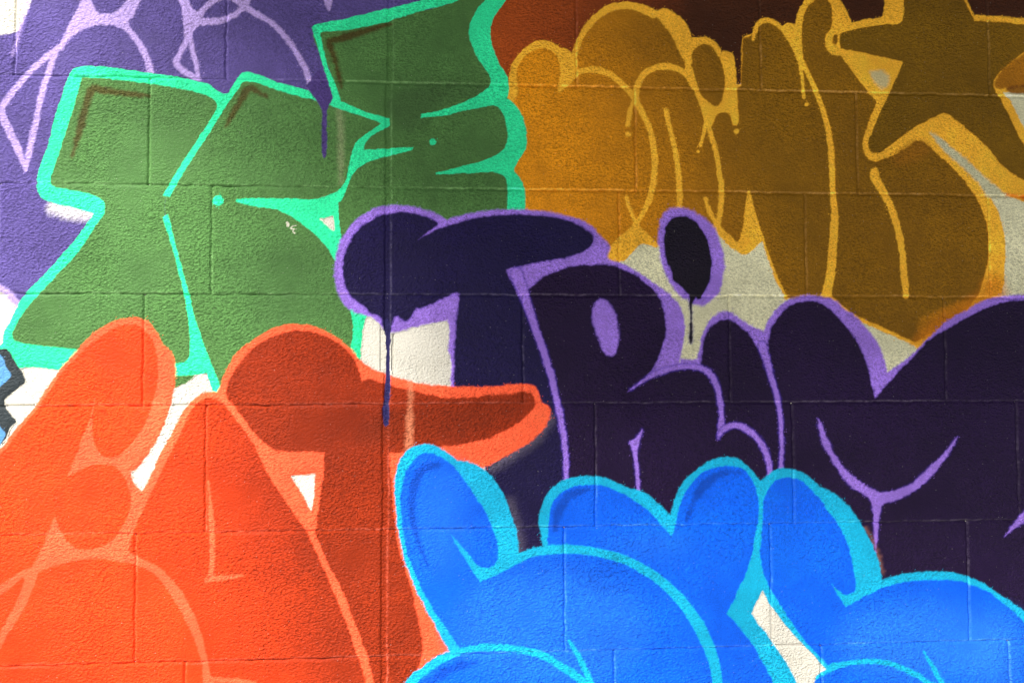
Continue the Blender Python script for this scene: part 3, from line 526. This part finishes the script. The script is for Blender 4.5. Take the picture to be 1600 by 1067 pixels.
# ------------------------------------------------------------------ blue letters
BT, BF, BD = (18, 176, 220), (6, 98, 244), (4, 68, 180)
BO = ('blue', 'outline', 'turquoise outline')
fill(BO, [(616.5, 770), (618, 739), (625, 717), (639, 701), (658.6, 694), (678, 696), (698, 705.5), (713.5, 719.6, T_), (732, 721), (751, 729.5), (768, 745), (782, 764.5), (793.5, 787), (802, 812), (807, 829), (811, 862.6, T_), (828, 857.5), (848, 853, T_), (844, 829), (842, 812), (845, 795.5), (853, 773), (870, 755), (890, 746), (918, 743.5), (943, 746), (963, 753), (983, 763, T_), (997, 764.6), (1014, 774), (1033, 791), (1047, 804, T_), (1053, 781.4), (1067, 753), (1087, 734), (1109, 719.6), (1132, 714), (1151, 716), (1168, 728), (1179.5, 742), (1187, 751, T_), (1200, 741), (1209, 735), (1222.5, 732), (1239, 733), (1259, 742), (1279, 759), (1290, 764, T_), (1304, 771.6), (1321, 787), (1338, 808), (1354.6, 834.5), (1366, 860), (1374, 885), (1377.7, 905, T_), (1402, 898), (1433, 893), (1467, 892), (1498, 896), (1532, 909), (1563, 929), (1585, 944), (1600, 954), (1660, 1010), (1740, 1300, T_), (560, 1300, T_), (610, 1110), (633, 1067), (647, 1051), (667, 1035.5), (687, 1024), (702, 1017, T_), (692, 1000), (675.5, 969), (656, 933), (639, 896), (628, 860), (621, 823)], BT, 3.5)
C1 = ('blue', 'letter', 'blue letter with a curled finger'); C2 = ('blue', 'letter', 'blue letter with two round humps'); C3 = ('blue', 'letter', 'blue letter beside the cream gap')
fill(C1, [(626, 787), (629, 759), (636, 734), (650, 714), (667, 707), (684, 711), (704, 725), (723, 745), (740, 771), (754, 792), (766, 815), (777, 846), (778, 865), (775, 879), (765, 886), (751, 885), (734, 868), (720, 851), (704, 833, T_), (712, 851), (726, 871), (736, 888), (751, 908, T_), (768, 900), (791, 888), (800, 883), (828, 870), (856, 865), (896, 864), (929, 867), (963, 875), (997, 889), (1025, 909), (1047, 930), (1067, 955), (1084, 983), (1098, 1011), (1108, 1037), (1113, 1067), (1118, 1300, T_), (580, 1300, T_), (625, 1110), (650, 1067), (667, 1051), (692, 1034), (716, 1023, T_), (717, 1011), (698, 983.5), (678, 952.5), (658.6, 919), (644.6, 885), (635, 860), (628, 818)], BF, 3.5)
fill(C2, [(855, 852, T_), (856, 835), (857, 815), (860, 795), (870, 776), (890, 762), (918, 756), (943, 759), (969, 769), (997, 786), (1016, 801), (1033, 819), (1049, 837, T_), (1054, 823), (1059, 797), (1073, 765), (1092, 742), (1112, 731), (1132, 727), (1149, 728), (1165, 736), (1177, 753), (1184, 779), (1184, 810), (1181, 830), (1174, 865), (1163, 899), (1146, 936), (1135, 958, T_), (1151, 975), (1171, 1000), (1188, 1028), (1208, 1067), (1230, 1120), (1250, 1300, T_), (1135, 1300, T_), (1128, 1067), (1123, 1034), (1115, 1006), (1101, 975), (1084, 950), (1064, 927), (1039, 905), (1008, 885), (974, 868), (940, 858), (912, 853), (884, 851)], BF, 3.5)
fill(C3, [(1200, 762), (1214, 749), (1231, 746), (1251, 750), (1268, 765), (1284, 785), (1298, 804), (1310, 820), (1324, 851), (1332, 885), (1336, 908), (1335, 921), (1324, 928), (1314, 926), (1299, 912, T_), (1309, 930), (1321, 947, T_), (1352, 930), (1380, 917), (1413, 909), (1447, 905), (1481, 905), (1515, 912), (1546, 926), (1574, 947), (1600, 972), (1640, 1020), (1700, 1300, T_), (1230, 1300, T_), (1250, 1090), (1275, 1060), (1296, 1044, T_), (1281, 1025), (1262, 1006), (1239, 975), (1217, 941), (1200, 912), (1190, 885), (1187, 860), (1191, 825), (1192, 785)], BF, 3.5)
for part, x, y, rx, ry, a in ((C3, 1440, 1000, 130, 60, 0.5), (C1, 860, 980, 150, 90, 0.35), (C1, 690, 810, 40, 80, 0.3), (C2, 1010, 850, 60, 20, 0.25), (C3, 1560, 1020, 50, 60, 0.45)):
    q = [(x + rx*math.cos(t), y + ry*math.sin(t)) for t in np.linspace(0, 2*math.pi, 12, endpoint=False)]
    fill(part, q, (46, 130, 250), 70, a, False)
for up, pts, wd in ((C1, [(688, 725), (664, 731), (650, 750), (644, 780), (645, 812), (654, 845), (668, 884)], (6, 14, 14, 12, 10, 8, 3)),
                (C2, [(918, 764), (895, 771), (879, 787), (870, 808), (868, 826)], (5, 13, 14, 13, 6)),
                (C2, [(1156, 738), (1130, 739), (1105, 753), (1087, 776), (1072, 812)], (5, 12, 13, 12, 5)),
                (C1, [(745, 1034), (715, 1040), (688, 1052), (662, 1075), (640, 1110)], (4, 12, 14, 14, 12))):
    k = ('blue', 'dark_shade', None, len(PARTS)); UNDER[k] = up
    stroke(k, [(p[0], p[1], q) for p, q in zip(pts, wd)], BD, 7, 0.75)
def bstroke(pts): stroke(('blue', 'stroke', None, len(PARTS)), pts, BT, 3.5)
bstroke([(752, 900, 9), (770, 893, 12), (792, 881, 13), (810, 872, 13), (830, 863, 12), (860, 859, 12), (895, 857.5, 12), (930, 862, 12), (968, 871, 13), (1003, 887, 14), (1032, 907, 14), (1056, 929, 15), (1076, 953, 15), (1093, 980, 15), (1107, 1009, 15), (1116, 1037, 15), (1121, 1070, 15), (1124, 1130, 15)])
bstroke([(612, 1120, 12), (628, 1088, 12), (643, 1064, 13), (660, 1048, 12), (685, 1030, 11), (710, 1019, 10), (740, 1012, 9), (771, 1010, 10), (800, 1012, 10), (828, 1017, 10), (852, 1025, 11), (877, 1040, 11), (900, 1055, 12), (930, 1080, 13)])
bstroke([(889, 1000, 4), (900, 1018, 7), (912, 1042, 9), (924, 1070, 10)])
bstroke([(1235, 1110, 12), (1266, 1061, 12), (1293, 1044, 12), (1315, 1037, 9), (1341, 1033, 8), (1369, 1033, 8), (1397, 1038, 8), (1425, 1050, 8), (1450, 1066, 9), (1480, 1090, 9)])
bstroke([(1442, 1016, 2), (1450, 1030, 6), (1460, 1047, 7), (1472, 1070, 8)])
bare([(1191, 923, T_), (1182, 940), (1174, 958, T_), (1186, 975), (1200, 993), (1228, 1034), (1245, 1067), (1262, 1110), (1275, 1055, T_), (1290, 1045, T_), (1270, 1022), (1248, 1000), (1217, 964), (1203, 944)], 3)

UNDER[('navy', 'drip', 'long navy drip running from the T onto the orange bar')] = TL
UNDER[('violet', 'drip', 'long violet drip running down the green letter')] = VP
for q_ in ('counter', 'serif', 'smile', 'tail'): UNDER[('navy', 'stroke', None, q_)] = RL


# ------------------------------------------------------------------ worn paint along the joints, relief of the paint film
XX = gx[None, :]; ZZ = gz[:, None]
HGT = (0.35 + 2.1*np.clip(blur(blur((COV > 0.4).astype(np.float32), 4), 4)*2 - 1, 0, 1)).astype(np.float32)     # thinner towards bare patches
wob = np.cumsum(np.random.default_rng(5).standard_normal(nx + nz))*0.05
def wobble(n, seed):
    r = np.random.default_rng(seed).standard_normal(n)
    k = np.exp(-np.linspace(-2, 2, 31)**2); a = np.convolve(r, k/k.sum(), 'same'); b = np.convolve(np.random.default_rng(seed + 99).standard_normal(n), np.ones(9)/9, 'same')
    return a/a.std()*0.45 + b/b.std()*0.3
WEAR = np.zeros((nz, nx), np.float32)
SUB = np.zeros((nz, nx), np.float32)                            # the masonry under the paint
def bevel(d): return (-2.4*np.clip(1 - (np.abs(d) - 1.5)/2.6, 0, 1)).astype(np.float32)
def streaks(n, seed, thr, width=25):
    r = np.random.default_rng(seed).standard_normal(n); a = np.convolve(r, np.ones(width)/width, 'same')*math.sqrt(width)
    f = np.convolve(np.random.default_rng(seed + 7).standard_normal(n), np.ones(5)/5, 'same')*2.2
    return np.clip((a + 0.5*f - thr), 0, 1)
for ci, (zb, zt, xs) in enumerate(courses):
    if zt < Z0 - 5 or zb > Z1 + 5: continue
    ja = max(0, int(math.ceil((zb - Z0)/ST))); jb = min(nz, int(math.ceil((zt - Z0)/ST)))
    edges = [XL] + xs + [XR]
    for k, off in enumerate(block_off[ci]):
        ia = max(0, int(math.ceil((edges[k] - X0)/ST))); ib = min(nx, int(math.ceil((edges[k + 1] - X0)/ST)))
        if ib > ia and jb > ja:
            HGT[ja:jb, ia:ib] += off; SUB[ja:jb, ia:ib] = off
HGT += 0.08*np.clip(NL, -2, 2) + 0.15
for ci, (zb, zt, xs) in enumerate(courses):
    if zt < Z0 - 5 or zb > Z1 + 5: continue
    ja = max(0, int(math.ceil((zb - Z0)/ST))); jb = min(nz, int(math.ceil((zt - Z0)/ST)))
    # bed joint at the top of the course: squeezed bead above a shallow groove
    jc = int((zt - Z0)/ST)
    a0, a1 = max(0, jc - 14), min(nz, jc + 15)
    if a1 > a0:
        d = gz[a0:a1][:, None] - (zt + 1.2*wobble(nx, 10 + ci)[None, :])
        amp = 0.75 + 0.35*wobble(nx, 40 + ci)[None, :]; bead = np.clip(0.75 + 1.0*wobble(nx, 70 + ci)[None, :], 0.1, 1.6)
        HGT[a0:a1] += (-3.4*np.clip(amp, .5, 1.2)*np.exp(-((d + 0.6)/2.5)**2) + 0.8*bead*np.exp(-((d - 2.6)/2.0)**2)).astype(np.float32)
        SUB[a0:a1] += bevel(gz[a0:a1][:, None] - zt)
        WEAR[a0:a1] = np.maximum(WEAR[a0:a1], (0.32 + 0.6*streaks(nx, 200 + ci, -0.2, 60))[None, :]*np.exp(-((d - 1.9)/1.5)**2))
    for k, x in enumerate(xs):
        ic = int((x - X0)/ST); b0, b1 = max(0, ic - 14), min(nx, ic + 15)
        if b1 <= b0 or jb <= ja: continue
        d = gx[b0:b1][None, :] - (x + 1.0*wobble(nz, 300 + ci*20 + k)[ja:jb][:, None])
        wide = abs(x + 70) < 14
        if wide:
            g = -3.0/(1 + np.exp((np.abs(d) - 5.0)/0.8)) - 1.9*np.exp(-((d + 5.0)/1.8)**2)
        else:
            g = -3.7*np.exp(-(d/2.4)**2)
        HGT[ja:jb, b0:b1] += g.astype(np.float32)
        dd = np.broadcast_to(gx[b0:b1][None, :] - x, (jb - ja, b1 - b0))
        if wide: SUB[ja:jb, b0:b1] = np.where(np.abs(dd) < 12.0, -2.5, SUB[ja:jb, b0:b1])
        else: SUB[ja:jb, b0:b1] += bevel(dd)
        WEAR[ja:jb, b0:b1] = np.maximum(WEAR[ja:jb, b0:b1], (0.30 + 0.5*streaks(nz, 500 + ci*20 + k, 0.0, 50))[ja:jb][:, None]*np.exp(-((d - (6 if wide else 1.5))/1.7)**2))
k0 = np.abs(gx - jm) < 16; SUB[:, k0] = np.maximum(SUB[:, k0], -2.5)
HGT = np.maximum(HGT, SUB + 0.3)
WEAR = np.clip(WEAR*(1 + 0.35*NF), 0, 1)[..., None]
COL = COL*(1 - WEAR) + (COL*1.7 + 0.07*CREAM.astype(np.float32))*WEAR
pas = np.random.default_rng(21).standard_normal((nz, nx)).astype(np.float32)
def blur1(a, n, ax):
    k = 2*n + 1; p = np.pad(a, [(n + 1, n) if i == ax else (0, 0) for i in (0, 1)], mode='wrap'); c = np.cumsum(p, axis=ax, dtype=np.float64)
    return ((np.take(c, range(k, c.shape[ax]), ax) - np.take(c, range(0, c.shape[ax] - k), ax))/k).astype(np.float32)
pas = blur1(blur1(blur1(pas, 90, 1), 14, 0), 14, 0); pas /= pas.std()                       # overlapping passes of the can
COL *= (1 + 0.055*np.clip(NL, -2, 2) + 0.03*NM + 0.045*np.clip(pas, -2, 2))[..., None]
COL = np.clip(COL, 0.0, 0.95)

# ------------------------------------------------------------------ the paint films: each sprayed part is a mesh of its own
fl = wall_mm([(-6, -6), (1606, -6), (-6, 1073), (1606, 1073)])
def axis(n, g, lo, hi, coarse=6):
    idx = []; k = 0
    while k < n:
        idx.append(k); k += 1 if lo <= g[k] <= hi else coarse
    return np.array(idx)
IX = axis(nx, gx, fl[:, 0].min(), fl[:, 0].max()); IZ = axis(nz, gz, fl[:, 1].min(), fl[:, 1].max())
S = np.ix_(IZ, IX)
lab = LAB[S].copy(); cov = COV[S]; l2 = LAB2[S]
lab[(lab == 0) & (cov > 0.03)] = l2[(lab == 0) & (cov > 0.03)]
cell = lab[:-1, :-1].astype(int)
h = HGT[S]; col = COL[S]
vx = gx[IX]/1000; vz = gz[IZ]/1000 + CAM_H
nzv, nxv = lab.shape
pieces = {}; made = {}
SINGLE = {'rust': ('graffiti_background', 'rust brown sprayed patch above the ochre letters', 'graffiti')}
PIECES = {
    'ochre': ('ochre and olive bubble letters with a dark star, outlined in yellow', 'graffiti'),
    'violet': ('violet letters with pale lilac outlines behind the green letters', 'graffiti'),
    'green': ('green angular letters with a thick mint outline', 'graffiti'),
    'scrawl': ('tiny pale scrawl scratched on the green paint', 'graffiti'),
    'slate': ('light blue fragment with dark grey outline beside the orange letters', 'graffiti'),
    'navy': ('navy and near-black bubble letters with lilac outlines and drips', 'graffiti'),
    'orange': ('orange bubble letters FAT with light orange outlines', 'graffiti'),
    'blue': ('bright blue bubble letters with turquoise outlines', 'graffiti')}

for k in range(1, len(PARTS)):
    jj, ii = np.nonzero(cell == k)
    if len(jj) < 12: continue
    piece, name, plabel = PARTS[k][:3]
    vid = np.stack([jj*nxv + ii, jj*nxv + ii + 1, (jj + 1)*nxv + ii + 1, (jj + 1)*nxv + ii], 1)
    uq, inv = np.unique(vid, return_inverse=True); inv = inv.reshape(-1)
    J, I = uq // nxv, uq % nxv
    co = np.stack([vx[I], -h[J, I]/1000, vz[J]], 1).astype(np.float32)
    me = bpy.data.meshes.new(name); nf = len(jj)
    me.vertices.add(len(uq)); me.vertices.foreach_set('co', co.ravel())
    me.loops.add(nf*4); me.loops.foreach_set('vertex_index', inv.astype(np.int32))
    me.polygons.add(nf); me.polygons.foreach_set('loop_start', np.arange(0, nf*4, 4, dtype=np.int32))
    me.polygons.foreach_set('use_smooth', np.ones(nf, bool))
    at = me.attributes.new('paint', 'FLOAT_COLOR', 'POINT')
    ca = np.ones((len(uq), 4), np.float32); ca[:, :3] = col[J, I]
    at.data.foreach_set('color', ca.ravel())
    me.update(calc_edges=True); me.materials.append(paint_mat)
    if piece in SINGLE:
        o = bpy.data.objects.new(SINGLE[piece][0], me); C.objects.link(o); tag(o, SINGLE[piece][1], SINGLE[piece][2])
        continue
    o = bpy.data.objects.new(name, me); C.objects.link(o)
    if piece not in pieces:
        e = bpy.data.objects.new('graffiti_lettering', None); C.objects.link(e)
        tag(e, PIECES[piece][0], PIECES[piece][1], 'graffiti sprayed on the block wall'); pieces[piece] = e
    o.parent = pieces[piece]; made[PARTS[k]] = o
    if plabel: o['label'] = plabel

for a, b in UNDER.items():
    if a in made and b in made: made[a].parent = made[b]

# ------------------------------------------------------------------ ground
gm = 60.0
tag(mesh_obj('pavement', [(-gm, -gm, 0), (gm, -gm, 0), (gm, gm, 0), (-gm, gm, 0)], [(0, 1, 2, 3)], concrete_mat), kind='structure')

# ------------------------------------------------------------------ unseen light blocker, added to shade the upper right of the wall
render_mat, rnt, rb = new_mat('grey_render')
geo, _, _ = relief(rnt, rb, 0.3)
rgb = rnt.nodes.new('ShaderNodeRGB'); rgb.outputs[0].default_value = (0.22, 0.21, 0.19, 1)
tint(rnt, geo, rgb.outputs[0], rb, 0.1); rb.inputs['Roughness'].default_value = 0.9
frame_mat, wnt, wb = new_mat('painted_steel'); wb.inputs['Base Color'].default_value = (0.30, 0.31, 0.31, 1)

light_blocker = tag(bpy.data.objects.new('light_blocker', None), 'unseen flat grey roof added to shade the upper right of the wall', 'light_blocker')
C.objects.link(light_blocker); light_blocker.location = (1.2, -0.004, 3.4)
CX0, CX1, CZ, CDP = -1.20, 2.65, 3.4, 1.97
def cbox(name, x0, x1, y0, y1, z0, z1, mat):
    v = [(x - 1.2, y + 0.004, z_ - 3.4) for z_ in (z0, z1) for x, y in ((x0, y0), (x1, y0), (x1, y1), (x0, y1))]
    return mesh_obj(name, v, [(3, 2, 1, 0), (4, 5, 6, 7), (0, 1, 5, 4), (1, 2, 6, 5), (2, 3, 7, 6), (3, 0, 4, 7)], mat, light_blocker)
cbox('blocker_slab', CX0, CX1, -CDP, -0.004, CZ, CZ + 0.06, render_mat)
cbox('blocker_fascia', CX0 - 0.02, CX1 + 0.02, -CDP - 0.03, -CDP - 0.003, CZ - 0.04, CZ + 0.08, frame_mat)
for xx in (CX0 + 0.15, (CX0 + CX1)/2, CX1 - 0.15):
    v = [(xx + dx - 1.2, y + 0.004, z_ - 3.4) for dx in (-0.02, 0.02) for y, z_ in ((-0.004, CZ - 0.003), (-0.7, CZ - 0.003), (-0.7, CZ - 0.04), (-0.004, CZ - 0.35))]
    mesh_obj('blocker_bracket', v, [(0, 1, 2, 3), (7, 6, 5, 4), (0, 4, 5, 1), (1, 5, 6, 2), (2, 6, 7, 3), (3, 7, 4, 0)], frame_mat, light_blocker)
